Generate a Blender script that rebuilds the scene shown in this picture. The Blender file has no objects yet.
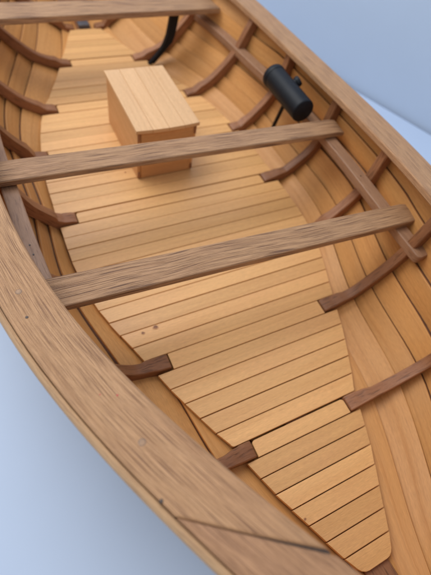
import bpy, math, random
import numpy as np
from mathutils import Vector, Matrix

S = 0.075                      # one boat unit in metres (the model is about 0.85 m long)
rng = random.Random(7)
scene = bpy.context.scene
COL = scene.collection

# ------------------------------------------------------------------ helpers
class MB:
    """collects geometry (in boat units) for ONE mesh object; uv.u runs along the grain"""
    def __init__(self):
        self.v = []; self.f = []; self.uv = []; self.tone = []
    def face(self, idx, uvs, tone):
        self.f.append(idx); self.uv.append(uvs); self.tone.append(tone)
    def hexa(self, P, grain=0, tone=None):
        """P[i][j][k] corner points, i/j/k along axes 0/1/2"""
        if tone is None: tone = rng.random()
        ou, ov = rng.uniform(0, 40), rng.uniform(0, 40)
        b = len(self.v); P = [[[Vector(P[i][j][k]) for k in (0, 1)] for j in (0, 1)] for i in (0, 1)]
        L = [(P[1][0][0]-P[0][0][0]).length, (P[0][1][0]-P[0][0][0]).length, (P[0][0][1]-P[0][0][0]).length]
        for i in (0, 1):
            for j in (0, 1):
                for k in (0, 1): self.v.append(P[i][j][k])
        id_ = lambda c: b + c[0]*4 + c[1]*2 + c[2]
        for ax in range(3):
            a1, a2 = [a for a in range(3) if a != ax]
            for s in (0, 1):
                q = []
                for (s1, s2) in ((0, 0), (1, 0), (1, 1), (0, 1)):
                    c = [0, 0, 0]; c[ax] = s; c[a1] = s1; c[a2] = s2; q.append(c)
                # outward orientation
                n = (P[q[1][0]][q[1][1]][q[1][2]]-P[q[0][0]][q[0][1]][q[0][2]]).cross(P[q[3][0]][q[3][1]][q[3][2]]-P[q[0][0]][q[0][1]][q[0][2]])
                o = [0, 0, 0]; o[ax] = 1-s
                if n.dot(P[q[0][0]][q[0][1]][q[0][2]]-P[o[0]][o[1]][o[2]]) < 0: q.reverse()
                uv = []
                for c in q:
                    oth = [a for a in (a1, a2) if a != grain]
                    if ax == grain: uv.append((ou+c[a1]*L[a1]*.15, ov+c[a2]*L[a2]))
                    else: uv.append((ou+c[grain]*L[grain], ov+c[oth[0]]*L[oth[0]]+ax*.37))
                self.face([id_(c) for c in q], uv, tone)
    def box(self, x0, x1, y0, y1, z0, z1, grain=0, tone=None):
        self.hexa([[[(x, y, z) for z in (z0, z1)] for y in (y0, y1)] for x in (x0, x1)], grain, tone)
    def sweep(self, rings, tone=None, caps=True):
        """rings: list of equal-length closed rings; the grain runs from ring to ring"""
        if tone is None: tone = rng.random()
        ou, ov = rng.uniform(0, 40), rng.uniform(0, 40)
        b = len(self.v); n = len(rings[0]); R = [[Vector(p) for p in r] for r in rings]
        for r in R: self.v.extend(r)
        u = [0.]
        for a, c in zip(R[:-1], R[1:]): u.append(u[-1]+sum((c[i]-a[i]).length for i in range(n))/n)
        per = [0.]
        m = R[len(R)//2]
        for i in range(n): per.append(per[-1]+(m[(i+1) % n]-m[i]).length)
        for s in range(len(R)-1):
            for i in range(n):
                j = (i+1) % n
                self.face([b+s*n+i, b+s*n+j, b+(s+1)*n+j, b+(s+1)*n+i],
                          [(ou+u[s], ov+per[i]), (ou+u[s], ov+per[i+1]), (ou+u[s+1], ov+per[i+1]), (ou+u[s+1], ov+per[i])], tone)
        if caps:
            for s, rev in ((0, True), (len(R)-1, False)):
                idx = [b+s*n+i for i in range(n)]
                uv = [(ou, ov+per[i]) for i in range(n)]
                if rev: idx.reverse(); uv.reverse()
                self.face(idx, uv, tone)
    def build(self, name, mat, parent=None, bevel=0., seg=2, smooth=35, flip=True):
        me = bpy.data.meshes.new(name)
        me.from_pydata([(v[0]*S, v[1]*S, v[2]*S) for v in self.v], [], self.f)
        uvl = me.uv_layers.new(name='grain')
        flat = [c for uv in self.uv for p in uv for c in p]
        uvl.data.foreach_set('uv', flat)
        at = me.attributes.new('tone', 'FLOAT', 'FACE'); at.data.foreach_set('value', self.tone)
        import bmesh
        bm = bmesh.new(); bm.from_mesh(me); bmesh.ops.recalc_face_normals(bm, faces=bm.faces); bm.to_mesh(me); bm.free()
        if smooth:
            me.polygons.foreach_set('use_smooth', [True]*len(me.polygons))
            me.set_sharp_from_angle(angle=math.radians(smooth))
        me.materials.append(mat)
        o = bpy.data.objects.new(name, me); COL.objects.link(o)
        if parent: o.parent = parent
        if bevel:
            m = o.modifiers.new('bevel', 'BEVEL'); m.width = bevel*S; m.segments = seg; m.limit_method = 'ANGLE'; m.angle_limit = math.radians(40)
        return o

def empty(name, label, cat, loc=(0, 0, 0), group=None):
    o = bpy.data.objects.new(name, None); COL.objects.link(o)
    o.location = Vector(loc)*S; o.empty_display_size = .02
    o['label'] = label; o['category'] = cat
    if group: o['group'] = group
    return o
def shift(o, loc):
    """parts are modelled in place: keep them there under an Empty that stands at loc"""
    o.matrix_parent_inverse = Matrix.Translation(-Vector(loc)*S)

def spline(xs, ys):
    """natural cubic spline"""
    x = np.array(xs, float); y = np.array(ys, float); n = len(x); h = np.diff(x)
    A = np.zeros((n, n)); r = np.zeros(n); A[0, 0] = A[-1, -1] = 1
    for i in range(1, n-1):
        A[i, i-1] = h[i-1]; A[i, i] = 2*(h[i-1]+h[i]); A[i, i+1] = h[i]
        r[i] = 6*((y[i+1]-y[i])/h[i]-(y[i]-y[i-1])/h[i-1])
    m = np.linalg.solve(A, r)
    def f(t):
        i = int(min(max(np.searchsorted(x, t)-1, 0), n-2)); d = t-x[i]
        c = (y[i+1]-y[i])/h[i]-h[i]*(2*m[i]+m[i+1])/6
        return float(y[i]+c*d+m[i]/2*d*d+(m[i+1]-m[i])/(6*h[i])*d**3)
    return f

# ------------------------------------------------------------------ materials
def nodes(name):
    m = bpy.data.materials.new(name); m.use_nodes = True
    nt = m.node_tree; bs = nt.nodes['Principled BSDF']
    return m, nt, bs
def N(nt, t, **k):
    n = nt.nodes.new(t)
    for a, b in k.items(): setattr(n, a, b)
    return n
def ramp(nt, src, stops):
    r = N(nt, 'ShaderNodeValToRGB'); e = r.color_ramp.elements
    while len(e) < len(stops): e.new(.5)
    for q, (p, c) in zip(e, stops): q.position = p; q.color = (*c, 1) if len(c) == 3 else c
    nt.links.new(src, r.inputs[0]); return r.outputs[0]
def mixc(nt, fac, a, b, mode='MIX'):
    m = N(nt, 'ShaderNodeMix', data_type='RGBA', blend_type=mode)
    for s, v in ((m.inputs[0], fac), (m.inputs[6], a), (m.inputs[7], b)):
        if isinstance(v, (int, float)): s.default_value = v
        elif isinstance(v, tuple): s.default_value = (*v, 1)
        else: nt.links.new(v, s)
    return m.outputs[2]
def noise(nt, vec, sx, sy, sz=1, scale=1, detail=4, rough=.6, dist=0.):
    mp = N(nt, 'ShaderNodeMapping'); mp.inputs['Scale'].default_value = (sx, sy, sz); nt.links.new(vec, mp.inputs[0])
    n = N(nt, 'ShaderNodeTexNoise'); n.inputs['Scale'].default_value = scale; n.inputs['Detail'].default_value = detail
    n.inputs['Roughness'].default_value = rough; n.inputs['Distortion'].default_value = dist
    nt.links.new(mp.outputs[0], n.inputs['Vector']); return n.outputs['Fac']

def wood(name, light, dark, pore, patch, pore_amt=.6, ring=9., pore_s=(5, 55), gloss=.42, tone_amt=.25, bump=.25, pore_rng=(.52, .66), spec=.4, wave=0., line=.2, pore_det=3):
    m, nt, bs = nodes(name)
    uv = N(nt, 'ShaderNodeUVMap', uv_map='grain').outputs[0]
    at = N(nt, 'ShaderNodeAttribute', attribute_name='tone').outputs['Fac']
    # slight wander of the grain
    wn = N(nt, 'ShaderNodeTexNoise'); wn.inputs['Scale'].default_value = .7; wn.inputs['Detail'].default_value = 2
    nt.links.new(uv, wn.inputs['Vector'])
    ma = N(nt, 'ShaderNodeVectorMath', operation='MULTIPLY_ADD'); nt.links.new(wn.outputs['Color'], ma.inputs[0])
    ma.inputs[1].default_value = (0, .12+wave, 0); nt.links.new(uv, ma.inputs[2]); vec = ma.outputs[0]
    bands = noise(nt, vec, .45, ring, detail=5, rough=.65)
    col = ramp(nt, bands, [(.28, dark), (.5, light), (.74, tuple(min(1, c*1.12) for c in light))])
    big = noise(nt, vec, .8, 2.2, detail=3)
    col = mixc(nt, ramp(nt, big, [(.45, (0, 0, 0)), (.7, (.55, .55, .55))]), col, patch)
    pr = noise(nt, vec, pore_s[0], pore_s[1], detail=pore_det, rough=.55)
    pf = ramp(nt, pr, [(pore_rng[0], (0, 0, 0)), (pore_rng[1], (pore_amt,)*3)])
    col = mixc(nt, pf, col, pore)
    ln = noise(nt, vec, .9, pore_s[1]*1.1, detail=2, rough=.5)           # fine continuous growth lines
    col = mixc(nt, ramp(nt, ln, [(.54, (0, 0, 0)), (.68, (line,)*3)]), col, dark)
    fine = noise(nt, vec, 14, 220, detail=2)
    col = mixc(nt, 1., col, ramp(nt, fine, [(.3, (.86, .85, .84)), (.7, (1.1, 1.1, 1.1))]), 'MULTIPLY')
    t = ramp(nt, at, [(0, (1-tone_amt, 1-tone_amt*1.1, 1-tone_amt*1.25)), (1, (1+tone_amt*.4,)*3)])
    col = mixc(nt, 1., col, t, 'MULTIPLY')
    nt.links.new(col, bs.inputs['Base Color'])
    ro = ramp(nt, bands, [(.3, (gloss+.1,)*3), (.7, (gloss-.05,)*3)]); nt.links.new(ro, bs.inputs['Roughness'])
    bs.inputs['Specular IOR Level'].default_value = spec
    bp = N(nt, 'ShaderNodeBump'); bp.inputs['Strength'].default_value = bump; bp.inputs['Distance'].default_value = .01*S
    hm = N(nt, 'ShaderNodeMath', operation='SUBTRACT'); nt.links.new(fine, hm.inputs[0]); nt.links.new(pf, hm.inputs[1])
    nt.links.new(hm.outputs[0], bp.inputs['Height']); nt.links.new(bp.outputs[0], bs.inputs['Normal'])
    return m
def plain(name, col, rough=.5, var=.12, scale=6., spec=.4, bump=0., metal=0.):
    m, nt, bs = nodes(name)
    tc = N(nt, 'ShaderNodeTexCoord').outputs['Object']
    n = noise(nt, tc, 1, 1, 1, scale=scale/S, detail=5)
    c = ramp(nt, n, [(.3, tuple(x*(1-var) for x in col)), (.7, tuple(min(1, x*(1+var)) for x in col))])
    nt.links.new(c, bs.inputs['Base Color']); bs.inputs['Roughness'].default_value = rough
    bs.inputs['Specular IOR Level'].default_value = spec; bs.inputs['Metallic'].default_value = metal
    if bump:
        bp = N(nt, 'ShaderNodeBump'); bp.inputs['Strength'].default_value = bump; bp.inputs['Distance'].default_value = .01*S
        nt.links.new(n, bp.inputs['Height']); nt.links.new(bp.outputs[0], bs.inputs['Normal'])
    return m

OAK = wood('oak_rail', (.49, .275, .138), (.415, .222, .107), (.17, .078, .042), (.46, .24, .12), pore_amt=.75, ring=20, pore_s=(2.6, 230), gloss=.47, tone_amt=.05, bump=.5, spec=.26, pore_rng=(.53, .59), line=.5, pore_det=1.5)
OAKR = wood('oak_bow_rail', (.44, .235, .12), (.37, .19, .094), (.14, .063, .037), (.40, .21, .115), pore_amt=.65, ring=16, pore_s=(4.5, 210), gloss=.47, tone_amt=.05, bump=.5, spec=.26, pore_rng=(.53, .59), line=.5, pore_det=1.5)
OAKL = wood('oak_strake', (.50, .31, .165), (.44, .255, .13), (.22, .11, .06), (.46, .27, .14), pore_amt=.5, ring=14, pore_s=(3, 160), gloss=.47, tone_amt=.05, bump=.4, spec=.26, pore_rng=(.54, .64), line=.4, pore_det=1)
OAKT = wood('oak_thwart', (.47, .268, .138), (.395, .21, .104), (.15, .073, .042), (.43, .235, .128), pore_amt=.95, ring=15, pore_s=(2.0, 140), gloss=.46, tone_amt=.05, bump=.5, spec=.3, pore_rng=(.53, .60), line=.5, pore_det=1.5)
PINE = wood('pine_floor', (.755, .42, .165), (.70, .37, .136), (.53, .245, .09), (.72, .375, .155), pore_amt=.2, ring=13, pore_s=(.9, 55), gloss=.40, tone_amt=.13, bump=.06, spec=.4, line=.18)
CEDAR = wood('cedar_planking', (.63, .305, .10), (.55, .245, .074), (.36, .15, .05), (.63, .335, .13), pore_amt=.25, ring=13, pore_s=(.7, 45), gloss=.40, tone_amt=.16, bump=.06, spec=.22, line=.2)
RIBW = wood('walnut_rib', (.36, .16, .075), (.26, .105, .047), (.09, .038, .02), (.37, .18, .095), pore_amt=.6, ring=9, gloss=.36, tone_amt=.3, bump=.25, spec=.3, line=.3)
RISW = wood('mahogany_riser', (.31, .165, .09), (.23, .112, .06), (.14, .065, .036), (.35, .19, .11), pore_amt=.5, ring=10, gloss=.45, tone_amt=.1, bump=.2, spec=.35, line=.3)
BOXW = wood('cherry_box', (.66, .35, .145), (.58, .29, .11), (.42, .19, .075), (.60, .30, .125), pore_amt=.25, ring=12, pore_s=(1, 40), gloss=.42, tone_amt=.1, bump=.08, line=.2)
LIDW = wood('pine_lid', (.69, .41, .20), (.64, .36, .165), (.50, .25, .10), (.66, .375, .175), pore_amt=.25, ring=12, pore_s=(.7, 40), gloss=.42, tone_amt=.06, bump=.08, line=.2)
BLACK = plain('black_paint', (.005, .006, .009), .5, .2, 8, .25, bump=.1)
DARK = plain('dark_plug', (.05, .03, .022), .5, .3, 30)
RINGM = plain('plug_wood', (.32, .18, .095), .5, .25, 20)
KNOT = plain('knot_wood', (.27, .11, .045), .5, .3, 30)
HALO = plain('knot_halo', (.58, .30, .12), .45, .12, 30)
LAPSHADE = plain('lap_shade', (.10, .04, .018), .6, .2, 20)  # dark brown stands in for the shade along the plank laps
PRING = plain('plug_gap', (.20, .115, .07), .5, .3, 40)
REDM = plain('red_paint', (.45, .03, .04), .5, .1, 20)
GREY = plain('grey_metal', (.12, .12, .135), .35, .1, 8, metal=.3)
TABLE = plain('pale_blue_table', (.45, .545, .71), .55, .02, .5, .3)
WALL = plain('pale_blue_wall', (.51, .605, .75), .7, .02, .5, .2)

# ------------------------------------------------------------------ hull lines
STA = {  # y : inner face of the planking, keel to the last lap below the sheer
 -3.65: [(.03, -.05), (.035, .10), (.04, .28), (.045, .5), (.05, .8), (.055, 1.2), (.06, 1.65)],
 -2.40: [(.03, -.10), (.2, -.06), (.5, .0), (.76, .12), (.96, .4), (1.06, .78), (1.12, 1.25)],
 -1.21: [(.03, -.14), (.5, -.10), (.92, -.03), (1.24, .08), (1.54, .34), (1.66, .7), (1.70, 1.1)],
 -.09: [(.03, -.20), (.6, -.13), (1.1, -.06), (1.44, .03), (1.72, .34), (1.90, .68), (1.97, 1.02)],
 1.10: [(.03, -.25), (.75, -.18), (1.53, -.045), (1.76, .08), (2.04, .38), (2.19, .70), (2.29, .98)],
 2.20: [(.03, -.27), (.8, -.20), (1.61, -.055), (1.85, .04), (2.14, .32), (2.29, .66), (2.38, .95)],
 3.33: [(.03, -.27), (.8, -.20), (1.52, -.055), (1.78, .07), (2.04, .36), (2.20, .66), (2.30, .93)],
 4.39: [(.03, -.22), (.6, -.14), (1.15, -.05), (1.52, .11), (1.80, .38), (1.99, .64), (2.10, .90)],
 5.58: [(.03, -.15), (.3, -.10), (.7, -.04), (1.1, .10), (1.42, .38), (1.66, .66), (1.82, .94)],
 6.75: [(.03, -.10), (.15, -.05), (.4, .04), (.75, .25), (1.05, .5), (1.30, .75), (1.48, 1.0)],
 7.60: [(.03, -.05), (.1, .05), (.3, .2), (.6, .42), (.88, .64), (1.10, .86), (1.27, 1.08)]}
YS = sorted(STA)
LX = [spline(YS, [STA[y][k][0] for y in YS]) for k in range(7)]
LZ = [spline(YS, [STA[y][k][1] for y in YS]) for k in range(7)]
# inner top edge of the gunwale cap: y, half width, height
RAIL = [(-3.7, .02, 2.36), (-3.3, .28, 2.26), (-2.8, .60, 2.13), (-2.3, .86, 1.98), (-1.92, 1.05, 1.85), (-1.69, 1.155, 1.76), (-1.45, 1.27, 1.69), (-1.12, 1.43, 1.61),
        (-.73, 1.585, 1.545), (-.28, 1.75, 1.48), (.22, 1.885, 1.43), (.75, 1.97, 1.375), (1.3, 2.03, 1.325), (2.03, 2.075, 1.28), (2.9, 2.07, 1.245), (3.81, 2.03, 1.22),
        (4.79, 1.985, 1.20), (5.7, 1.82, 1.22), (6.6, 1.58, 1.28), (7.7, 1.20, 1.38)]
RY = [r[0] for r in RAIL]
def smooth_curve(ys, vs, deg=7):
    c = np.polynomial.Chebyshev.fit(ys, vs, deg); return lambda t: float(c(t))
RWf = smooth_curve(RY, [r[1] for r in RAIL]); RZf = smooth_curve(RY, [r[2] for r in RAIL], 5)
RW = .35                                                       # width of the cap
def rail_pt(y, v, dz=0.):
    """point on the starboard cap, v across from the inner edge outwards"""
    e = .02; s = (RWf(y+e)-RWf(y-e))/(2*e); n = 1/math.hypot(1, s)
    return (RWf(y)+v*n, y-v*s*n, RZf(y)+dz)
def outer_x(y):
    a = np.linspace(y-.5, y+.5, 41); P = [rail_pt(t, RW) for t in a]
    return float(np.interp(y, [p[1] for p in P], [p[0] for p in P]))
def section(y, side=1):
    P = [(LX[k](y), LZ[k](y)) for k in range(7)]
    if side < 0:                                             # the port bilge is a little fuller inside than the starboard one
        g = math.exp(-((y-2.3)/1.15)**2); P = [(x-g*q, z) for (x, z), q in zip(P, (0, 0, .06, .17, .24, .22, .10))]
    x7 = outer_x(min(max(y, -3.0), 7.4))-.13
    if y < -3.0: x7 = np.interp(y, [-3.65, -3.0], [.07, x7])
    P.append((max(x7, P[6][0]+.01), RZf(y)-.085))
    if y >= -3.0:
        for k in (4, 5, 6, 7): P[k] = (min(P[k][0], x7+.0-(7-k)*.025), P[k][1])
    return [np.array(p) for p in P]
def strake_edges(y, side):
    P = section(y, side); q = np.arange(8)
    fx, fz = spline(q, [p[0] for p in P]), spline(q, [p[1] for p in P])
    return [np.array((fx(t), fz(t))) for t in (0, 1, 2, 3, 3.6, 4.3, 5.05, 6, 7)]
T = .034                                                       # plank thickness

boat = empty('rowing_boat_model', 'varnished wooden model rowing boat with slatted floor, dark ribs and three oak thwarts', 'model boat', (0, 2, -.56))
BL = (0, 2, -.56)
def P_(o): shift(o, BL); return o

# planking, clinker laid: seven strakes a side
mb = MB(); shade_mb = MB()
ys = np.linspace(-3.65, 7.6, 91)
for side in (1, -1):
    for k in range(8):
        tone = [.35, .5, .45, .3, .6, .35, .6, .4][k]+rng.uniform(-.1, .1); rings = []
        for y in ys:
            P = strake_edges(y, side); a, b = P[k].copy(), P[k+1].copy(); d = (b-a)/max(np.linalg.norm(b-a), 1e-6); n = np.array([d[1], -d[0]])
            if k > 0: a = a+n*(T+.022)-d*.05
            else: a = a+n*T
            c = b+n*T; e = a+n*T
            rings.append([(side*q[0], y, q[1]) for q in (a, b, c, e)])
        mb.sweep(rings, tone)
        if k == 7: continue
        rings = []                                           # strip that closes the lap, coloured dark to draw its shadow line
        for y in ys:
            P = strake_edges(y, side); nn = []
            for q in (k, k+1):
                d = (P[q+1]-P[q])/max(np.linalg.norm(P[q+1]-P[q]), 1e-6); nn.append((d, np.array([d[1], -d[0]])))
            p1 = P[k+1]-nn[0][0]*.013+nn[0][1]*T*.5; p2 = P[k+1]+nn[1][1]*(T*1.5+.022)+nn[1][0]*.012
            o = (nn[0][1]+nn[1][1])*.006
            rings.append([(side*q[0], y, q[1]) for q in (p1, p2, p2+o, p1+o)])
        shade_mb.sweep(rings, .5)
P_(shade_mb.build('lap_shade', LAPSHADE, boat, smooth=60))
P_(mb.build('hull_planking', CEDAR, boat, bevel=.006, seg=1, smooth=25))

# keel, stem and transom
mb = MB(); mb.box(-.07, .07, -3.5, 7.55, -.56, -.30, 1); mb.box(-.05, .05, -3.6, 7.6, -.31, -.06, 1); P_(mb.build('keel', RISW, boat, .01))
mb = MB(); mb.sweep([[(-.09, -3.62+q, z), (.09, -3.62+q, z), (.05, -3.85+q, z), (-.05, -3.85+q, z)] for z, q in ((-.45, .1), (0, .03), (.6, 0), (1.3, 0), (2.5, 0))]); P_(mb.build('stem', RISW, boat, .01))
mb = MB()
P = section(7.6); prof = [(p[0]+.03, p[1]) for p in P]; prof = prof+[(0, P[7][1]+.16)]+[(-x, z) for x, z in reversed(prof)]
mb.sweep([[(x, 7.6, z) for x, z in prof], [(x, 7.7, z) for x, z in prof]]); P_(mb.build('transom', RISW, boat))
mb = MB(); mb.sweep([[(-.13, y, z-.07), (.13, y, z-.07), (.13, y, z), (-.13, y, z)] for y, z in ((-3.5, .28), (-3.1, .10), (-2.75, .0), (-2.4, -.055), (6.4, -.055), (7.0, .0), (7.6, .12))]); P_(mb.build('keelson', RIBW, boat, .01))

RIBS = ((6.68, .19), (5.54, .55), (4.355, 1.06), (3.32, 1.42), (2.12, 1.36), (1.01, 1.44), (-.088, .985), (-1.215, .57))
# floor boards: lift-out panels of cross planks
FE = spline([-2.51, -2.33, -1.99, -1.53, -1.3, -.5, -.09, .13, .66, 1.1, 2.0, 2.8, 3.69, 4.25, 4.58, 5.6, 6.62],
            [.165, .255, .41, .61, .69, 1.04, 1.19, 1.27, 1.46, 1.55, 1.58, 1.56, 1.44, 1.29, 1.14, .68, .29])
def panel(cuts, front=False):
    mb = MB(); n = len(cuts)-1
    for i in range(n):
        a, b = cuts[i]+.0045, cuts[i+1]-.0045
        if i == 0: a += .006
        if i == n-1: b -= .006
        xa, xb = FE(a)+rng.uniform(-.004, .004), FE(b)+rng.uniform(-.004, .004)
        dz = rng.uniform(-.004, .004)
        for ry, rt in RIBS:                                  # boards are notched round the rib feet
            if abs((a+b)/2-ry) < .045: xa = xb = rt-.012
        def corner(x, y, dx, dy):                            # rounded panel corner, seen only at the panel's ends
            r = .035; return [(x+dx*r*(1-math.cos(t)), y+dy*r*(1-math.sin(t))) for t in np.linspace(0, math.pi/2, 5)]
        near = corner(xa, a, -1, 1)[::-1] if i == 0 else [(xa, a)]
        far = corner(xb, b, -1, -1) if i == n-1 else [(xb, b)]
        right = near[::-1][::-1] if i else corner(xa, a, -1, 1)[::-1]
        right = [(p[0], p[1]) for p in right]+[(p[0], p[1]) for p in far]
        pts = right+[(-x, y) for x, y in reversed(right)]
        if front and i == 0:
            right = [(.10, a), (.135, a+.006), (.168, a+.024), (.192, a+.052), (.213, a+.09), (xb, b)]; pts = right+[(-x, y) for x, y in reversed(right)]
        tone = rng.random(); ou, ov = rng.uniform(0, 40), rng.uniform(0, 40); base = len(mb.v); m = len(pts)
        for z in (-.045, 0.): mb.v.extend([(x, y, z+dz) for x, y in pts])
        uv = [(ou+x, ov+y) for x, y in pts]
        mb.face([base+m+q for q in range(m)], uv, tone); mb.face([base+q for q in reversed(range(m))], uv[::-1], tone)
        for q in range(m):
            r = (q+1) % m
            mb.face([base+q, base+r, base+m+r, base+m+q], [uv[q], uv[r], (uv[r][0], uv[r][1]+.04), (uv[q][0], uv[q][1]+.04)], tone)
    return P_(mb.build('floor_panel', PINE, boat, bevel=.0035, seg=2))
ls = lambda a, b, n: list(np.linspace(a, b, n+1))
panel(ls(-2.51, -1.135, 8), True); panel(ls(-1.135, 0, 6)+ls(0, 2.205, 12)[1:]); panel(ls(2.205, 4.44, 11)); panel(ls(4.44, 5.625, 6)); panel(ls(5.625, 6.62, 5))
mb = MB(); mb.box(-.10, .10, 6.66, 7.15, -.02, .05, 1); P_(mb.build('metal_plate', GREY, boat, .01))
mb = MB(); mb.sweep([[(-x, y, z-.3), (x, y, z-.3), (x, y, z), (-x, y, z)] for x, y, z in ((.16, 7.16, -.0), (.3, 7.4, .1), (.42, 7.62, .25))]); P_(mb.build('stern_knee', RIBW, boat, .01))
# knots in the boards
for x, y, r in ((-.98, .335, .026), (-1.13, .315, .017), (-.42, -1.93, .012), (-.52, 2.75, .012)):
    for k, h, m in ((1., .0048, HALO), (.7, .0056, KNOT)):
        mb = MB(); c = [(x+k*r*(1.3+.2*math.sin(3*a+x*9))*math.cos(a), y+k*r*(1+.15*math.cos(2*a+y*7))*math.sin(a)) for a in np.linspace(0, 2*math.pi, 17)[:-1]]
        mb.sweep([[(p[0], p[1], z) for p in c] for z in (-.01, h)]); P_(mb.build('wood_knot', m, boat))

# ribs
def rib(y, tip, w=.115):
  for side in (1, -1):
    Pn = section(y, side); idx = np.arange(8); t = np.linspace(0, 7, 57)
    fx, fz = spline(idx, [p[0] for p in Pn]), spline(idx, [p[1] for p in Pn])
    C = np.array([(fx(q), fz(q)) for q in t]); D = np.gradient(C, axis=0); D /= np.linalg.norm(D, axis=1)[:, None]
    nrm = np.stack([-D[:, 1], D[:, 0]], -1)                    # inward
    top = RZf(y)-.084
    path = [(np.array((tip, .012)), np.array((tip, -.10)), -.080, .080), (np.array((tip+.04, .030)), np.array((tip+.04, -.10)), -.080, .082), (np.array((tip+.13, .045)), np.array((tip+.13, -.10)), -.079, .080), (np.array((tip+.155, .05)), np.array((tip+.155, -.10)), -.078, .072)]
    for c, n in zip(C, nrm):
        i_, o_ = c+n*.13, c-n*.004
        if i_[0] < tip+.22 or o_[0] < tip+.16: continue
        d = i_[0]-tip
        i_[1] = max(i_[1], .055+.045*min(1, max(0, (d-.2)/.25)))
        if i_[1] > top: break
        path.append((i_, o_, -.078+.010*min(1, d/.8), .047+.022*max(0, min(1, (.30-d)/.08))))
    i_, o_, wa, wb = path[-1]
    path.append((np.array((i_[0]+.004, top)), np.array((max(o_[0], i_[0]+.1), top)), wa, wb))
    if True:
        mb = MB()
        mb.sweep([[(side*i[0], y+a, i[1]), (side*i[0], y+b, i[1]), (side*o[0], y+b, o[1]), (side*o[0], y+a, o[1])] for i, o, a, b in path])
        P_(mb.build('rib', RIBW, boat, bevel=.012, seg=2, smooth=50))
for y, tip in RIBS: rib(y, tip)

# risers: stringers along the inside of the ribs that carry the thwarts
RIS = [(-.275, 1.785, .815), (.1, 1.80, .815), (.6, 1.835, .81), (1.3, 1.88, .805), (1.9, 1.90, .80), (2.6, 1.92, .765), (3.5, 1.90, .70), (4.3, 1.855, .655), (4.9, 1.78, .65), (5.6, 1.58, .68), (6.9, 1.08, .80)]
rz = spline([r[0] for r in RIS], [r[2] for r in RIS])
rx = spline([r[0] for r in RIS], [r[1] for r in RIS]); rw = .15
for side in (1, -1):
    mb = MB(); rings = []
    for y, q in [(-.285, .045), (-.275, .022), (-.255, .006)]+[(y, 0) for y in np.linspace(-.22, 6.9, 44)]:
        x = rx(y); z = rz(y)
        rings.append([(side*(x+q), y, z-.06+q*.3), (side*(x+rw-q), y, z-.05+q*.3), (side*(x+rw+.01-q), y, z+.055-q*.2), (side*(x+q), y, z+.05-q*.2)])
    mb.sweep(rings); P_(mb.build('riser', RISW, boat, bevel=.014, seg=3))

for side, y in ((-1, 1.12), (-1, 1.0), (1, 4.42), (1, -.13), (1, 1.02), (-1, 4.36)):
    mb = MB(); x, z = side*(rx(y)+.075), rz(y)+.0525; c = [(x+.008*math.cos(a), y+.008*math.sin(a)) for a in np.linspace(0, 2*math.pi, 13)[:-1]]
    mb.sweep([[(p[0], p[1], h) for p in c] for h in (z-.02, z+.004)]); P_(mb.build('nail_head', DARK, boat))

# thwarts
def thwart(fl, fr, bl, br, z, th, cham=.0):
    """front-left, front-right, back-left, back-right (x, y)"""
    mb = MB()
    n = 9; rings = []
    for i in range(n):
        t = i/(n-1); f = Vector(fl).lerp(Vector(fr), t); b = Vector(bl).lerp(Vector(br), t)
        zz = z-(cham if i in (0, n-1) else 0)
        rings.append([(f.x, f.y, z-th), (b.x, b.y, z-th), (b.x, b.y, zz), (f.x, f.y, zz)])
        if i in (0, n-2):
            t2 = t+(.975-t if i else .02); f = Vector(fl).lerp(Vector(fr), t2); b = Vector(bl).lerp(Vector(br), t2)
            rings.append([(f.x, f.y, z-th), (b.x, b.y, z-th), (b.x, b.y, z), (f.x, f.y, z)])
    mb.sweep(rings)
    return P_(mb.build('thwart', OAKT, boat, bevel=.014, seg=3))
thwart((-2.02, .325), (2.215, .125), (-2.02, .645), (2.12, .40), .955, .085, .02)
thwart((-2.12, 1.915), (2.17, 1.745), (-2.12, 2.225), (2.19, 2.02), .945, .075, .02)
thwart((-1.86, 5.02), (1.90, 5.06), (-1.80, 5.50), (1.86, 5.42), .97, .09, .01)

# gunwale caps in two scarfed lengths a side, rub strakes below
VS = [0, .055, .117, .175, .233, .295, RW]
def cap(side, ends0, ends1, n, mat, name='gunwale_cap'):
    mb = MB(); rings = []
    for i in range(n+1):
        t = i/n; ring = []
        for v, dz in [(v, 0.) for v in VS]+[(v, -.085) for v in reversed(VS)]:
            y = ends0(v)*(1-t)+ends1(v)*t
            p = rail_pt(y, v, dz); ring.append((side*max(p[0], .0), p[1], p[2]))
        rings.append(ring)
    mb.sweep(rings)
    return P_(mb.build(name, mat, boat, bevel=.016, seg=3, smooth=30))
scarf = lambda v: -1.97+(v/RW)*.60
for side in (1, -1):
    cap(side, lambda v: scarf(v)+.002+.013*max(0, 1-v/.19), lambda v: 7.66, 110, OAK)
    cap(side, lambda v: -3.68, lambda v: scarf(v)-.002-.013*max(0, 1-v/.19), 30, OAKR)
    # dark glue line deep in the scarf
    mb = MB()
    A, B = rail_pt(scarf(.0)+.0, .01, -.02), rail_pt(scarf(RW), RW-.02, -.02)
    mb.sweep([[(side*p[0], p[1]-.02, p[2]), (side*p[0], p[1]+.02, p[2]), (side*p[0], p[1]+.02, p[2]-.05), (side*p[0], p[1]-.02, p[2]-.05)] for p in (A, B)])
    P_(mb.build('scarf_glue', DARK, boat))
    mb = MB(); rings = []
    for y in np.linspace(-3.3, 7.5, 110):
        rings.append([(side*p[0], p[1], p[2]) for p in (rail_pt(y, RW-.10, -.17), rail_pt(y, RW-.10, -.088), rail_pt(y, RW+.004, -.088), rail_pt(y, RW+.005, -.035), rail_pt(y, RW+.028, -.026), rail_pt(y, RW+.044, -.04), rail_pt(y, RW+.05, -.075), rail_pt(y, RW+.044, -.15), rail_pt(y, RW+.02, -.17))])
    mb.sweep(rings); P_(mb.build('rub_strake', OAKL, boat, smooth=60))
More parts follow.
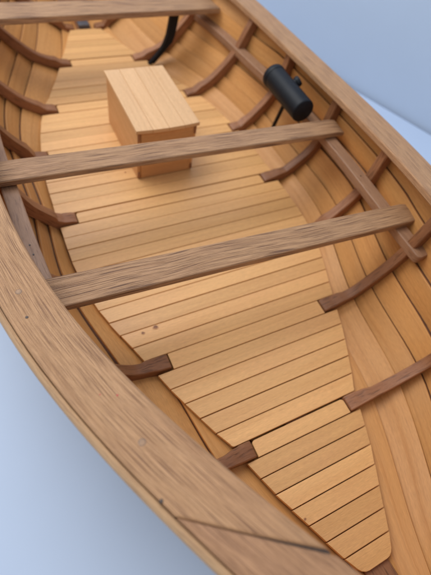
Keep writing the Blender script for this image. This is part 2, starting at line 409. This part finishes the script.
def disc_on_rail(y, v, r, name, mat, h=.003):
    mb = MB(); p = rail_pt(y, v); e = Vector(rail_pt(y+.05, v))-Vector(p); e.normalize(); s = Vector((e.y, -e.x, 0)).normalized(); nrm = e.cross(s); nrm = nrm if nrm.z > 0 else -nrm
    c = Vector(p)
    mb.sweep([[(lambda q: (-q.x, q.y, q.z))(c+(e*math.cos(a)+s*math.sin(a))*r*k+nrm*hh) for a in np.linspace(0, 2*math.pi, 19)[:-1]] for k, hh in ((1, -.02), (1, h*.6), (.85, h))])
    P_(mb.build(name, mat, boat))
for y, v in ((.30, .20), (-1.02, .205)):
    disc_on_rail(y, v, .0225, 'plug_ring', PRING, .0015); disc_on_rail(y, v, .0185, 'wooden_plug', RINGM, .0022)
disc_on_rail(.075, .245, .011, 'nail_head', DARK); disc_on_rail(-1.28, .344, .010, 'nail_head', DARK)
for y, v, r in ((-.73, .12, .006), (-.66, .19, .004)): disc_on_rail(y, v, r, 'paint_fleck', REDM, .001)

# ------------------------------------------------------------------ loose things in the boat
BX = (.0, 3.23, .006)
box = empty('wooden_box', 'small wooden box with pale planked lid standing on the slatted floor behind the middle thwart', 'box', BX)
def B_(o): shift(o, BX); return o
x0, x1, y0, y1, h = -.40, .41, 2.575, 3.88, .735
mb = MB(); mb.box(x0, x0+.045, y0+.012, y1, .006, h, 1); B_(mb.build('side_panel', BOXW, box, .006))
mb = MB(); mb.box(x1-.045, x1, y0+.012, y1, .006, h, 1); B_(mb.build('side_panel', BOXW, box, .006))
mb = MB(); mb.box(x0+.047, x1-.047, y0, y0+.04, .006, h-.002, 0); B_(mb.build('front_panel', BOXW, box, .008))
mb = MB(); mb.box(x0+.047, x1-.047, y1-.045, y1-.003, .006, h-.002, 0); B_(mb.build('back_panel', BOXW, box, .006))
for xx in (x0+.003, x1-.031):
    for z0, z1 in ((.02, .11), (h-.13, h-.01)):
        mb = MB(); mb.box(xx, xx+.028, y0-.004, y0+.02, z0, z1, 2); B_(mb.build('corner_peg', RIBW, box, .006))
mb = MB(); n = 4
for i in range(n):
    a = x0-.025+(x1-x0+.05)*i/n; b = x0-.025+(x1-x0+.05)*(i+1)/n
    f = lambda x: .022*(1-((x-.005)/.43)**2)
    mb.hexa([[[(x, y-(f(x) if y < 3 else 0), z) for z in (h+.002, h+.052)] for y in (y0-.02, y1+.02)] for x in (a+.001, b-.001)], 1)
B_(mb.build('lid', LIDW, box, .005))

CN = (1.83, 2.80, .82)
can = empty('black_canister', 'black painted cylinder with a stub knob lying along the side stringer beside the middle thwart', 'canister', CN)
def C_(o): shift(o, CN); return o
A, B = Vector((1.745, 2.185, 1.0)), Vector((1.765, 3.05, .995)); ax = (B-A).normalized(); sx = ax.cross(Vector((0, 0, 1))).normalized(); sz = sx.cross(ax)
def circ(c, r, n=40, e=None): return [tuple(c+(sx*math.cos(a)+sz*math.sin(a))*r) for a in np.linspace(0, 2*math.pi, n+1)[:-1]]
L = (B-A).length
mb = MB(); mb.sweep([circ(A+ax*d, r) for d, r in ((0, .145), (.006, .153), (.02, .158), (L*.5, .16), (L-.09, .16))]); C_(mb.build('body', BLACK, can, smooth=50))
mb = MB(); mb.sweep([circ(A+ax*d, r) for d, r in ((L-.088, .150), (L-.085, .163), (L-.075, .167), (L-.012, .167), (L, .160), (L+.002, .14))]); C_(mb.build('end_cap', BLACK, can, smooth=50))
kb = A+ax*(L*.56); kd = (sx*.80+sz*.60).normalized()
e1 = ax; e2 = kd.cross(e1).normalized()
mb = MB(); mb.sweep([[tuple(kb+kd*d+(e1*math.cos(a)+e2*math.sin(a))*r) for a in np.linspace(0, 2*math.pi, 25)[:-1]] for d, r in ((.08, .062), (.14, .060), (.165, .060), (.17, .07), (.205, .072), (.222, .064), (.228, .03))]); C_(mb.build('knob', BLACK, can, smooth=50))
a_, b_ = Vector((1.90, 2.75, .86)), Vector((1.97, 2.96, .16))
mb = MB(); mb.sweep([[(p.x+.03*math.cos(a), p.y+.03*math.sin(a), p.z) for a in np.linspace(0, 2*math.pi, 13)[:-1]] for p in (a_, b_)]); C_(mb.build('support_rod', BLACK, can))

ST = (.84, 5.33, .01)
strut = empty('black_strut', 'black bent flat strut rising from the floor to the underside of the farthest thwart', 'strut', ST)
path = [(.80, .01), (.90, .12), (1.02, .25), (1.10, .36), (1.14, .48), (1.17, .66), (1.20, .875)]
mb = MB(); rings = []
for i, (x, z) in enumerate(path):
    wd = .055 if i < 3 else .075
    rings.append([(x-wd, 5.27, z), (x+wd, 5.27, z), (x+wd, 5.36, z-.02*(i < 6)), (x-wd, 5.36, z-.02*(i < 6))])
mb.sweep(rings); o = mb.build('strut_bar', BLACK, strut, .008); shift(o, ST)

# ------------------------------------------------------------------ setting
def struct(o): o['kind'] = 'structure'; return o
w0, w1 = Vector((5.452, 4.258, -.56)), Vector((6.033, 2.903, -.56)); wd = (w1-w0).normalized(); wn = Vector((-wd.y, wd.x, 0))
if wn.x > 0: wn = -wn
a, b = w0-wd*40, w0+wd*40
mb = MB(); mb.sweep([[p+wn*.07, p+wn*60, p+wn*60-Vector((0, 0, .6)), p+wn*.07-Vector((0, 0, .6))] for p in (a, b)])
struct(mb.build('table', TABLE, bevel=.04, seg=4))
mb = MB(); mb.sweep([[a+Vector((0, 0, -.9)), a+Vector((0, 0, 22)), a-wn*.3+Vector((0, 0, 22)), a-wn*.3+Vector((0, 0, -.9))], [b+Vector((0, 0, -.9)), b+Vector((0, 0, 22)), b-wn*.3+Vector((0, 0, 22)), b-wn*.3+Vector((0, 0, -.9))]])
struct(mb.build('wall', WALL, smooth=0))

# ------------------------------------------------------------------ light
w = bpy.data.worlds.new('World'); scene.world = w; w.use_nodes = True
bg = w.node_tree.nodes['Background']; bg.inputs[0].default_value = (.93, .965, 1.0, 1); bg.inputs[1].default_value = .80
def area(name, loc, target, size, power, col):
    l = bpy.data.lights.new(name, 'AREA'); l.shape = 'RECTANGLE'; l.size = size[0]*S; l.size_y = size[1]*S; l.energy = power; l.color = col
    o = bpy.data.objects.new(name, l); COL.objects.link(o); o.location = Vector(loc)*S
    o.rotation_euler = (Vector(target)-Vector(loc)).to_track_quat('-Z', 'Y').to_euler(); return o
area('window_light', (-5, 9.5, 15), (0, 1.5, .5), (14, 11), 13.4, (.95, .97, 1.0))

# ------------------------------------------------------------------ camera
R = [[0.8945222077967628, -0.41964795585161974, 0.15403120757808195], [-0.27558002771926354, -0.7889876703559012, -0.5491394215940228], [0.3519739593786094, 0.44876948333852307, -0.821413588117107]]
C = Vector((-1.86787, -1.62705, 4.05314))
cam = bpy.data.cameras.new('camera'); co = bpy.data.objects.new('camera', cam); COL.objects.link(co)
r, d, f = [Vector(q) for q in R]; u = -d; bk = -f
co.matrix_world = Matrix(((r.x, u.x, bk.x, C.x*S), (r.y, u.y, bk.y, C.y*S), (r.z, u.z, bk.z, C.z*S), (0, 0, 0, 1)))
cam.sensor_fit = 'HORIZONTAL'; cam.sensor_width = 36; cam.lens = 36*414.93/431
cam.clip_start = .005; cam.clip_end = 100
cam.dof.use_dof = True; cam.dof.focus_distance = 3.45*S; cam.dof.aperture_fstop = cam.lens/1000/(.045*S)
scene.camera = co
scene.view_settings.view_transform = 'Standard'; scene.view_settings.look = 'None'; scene.view_settings.exposure = 0
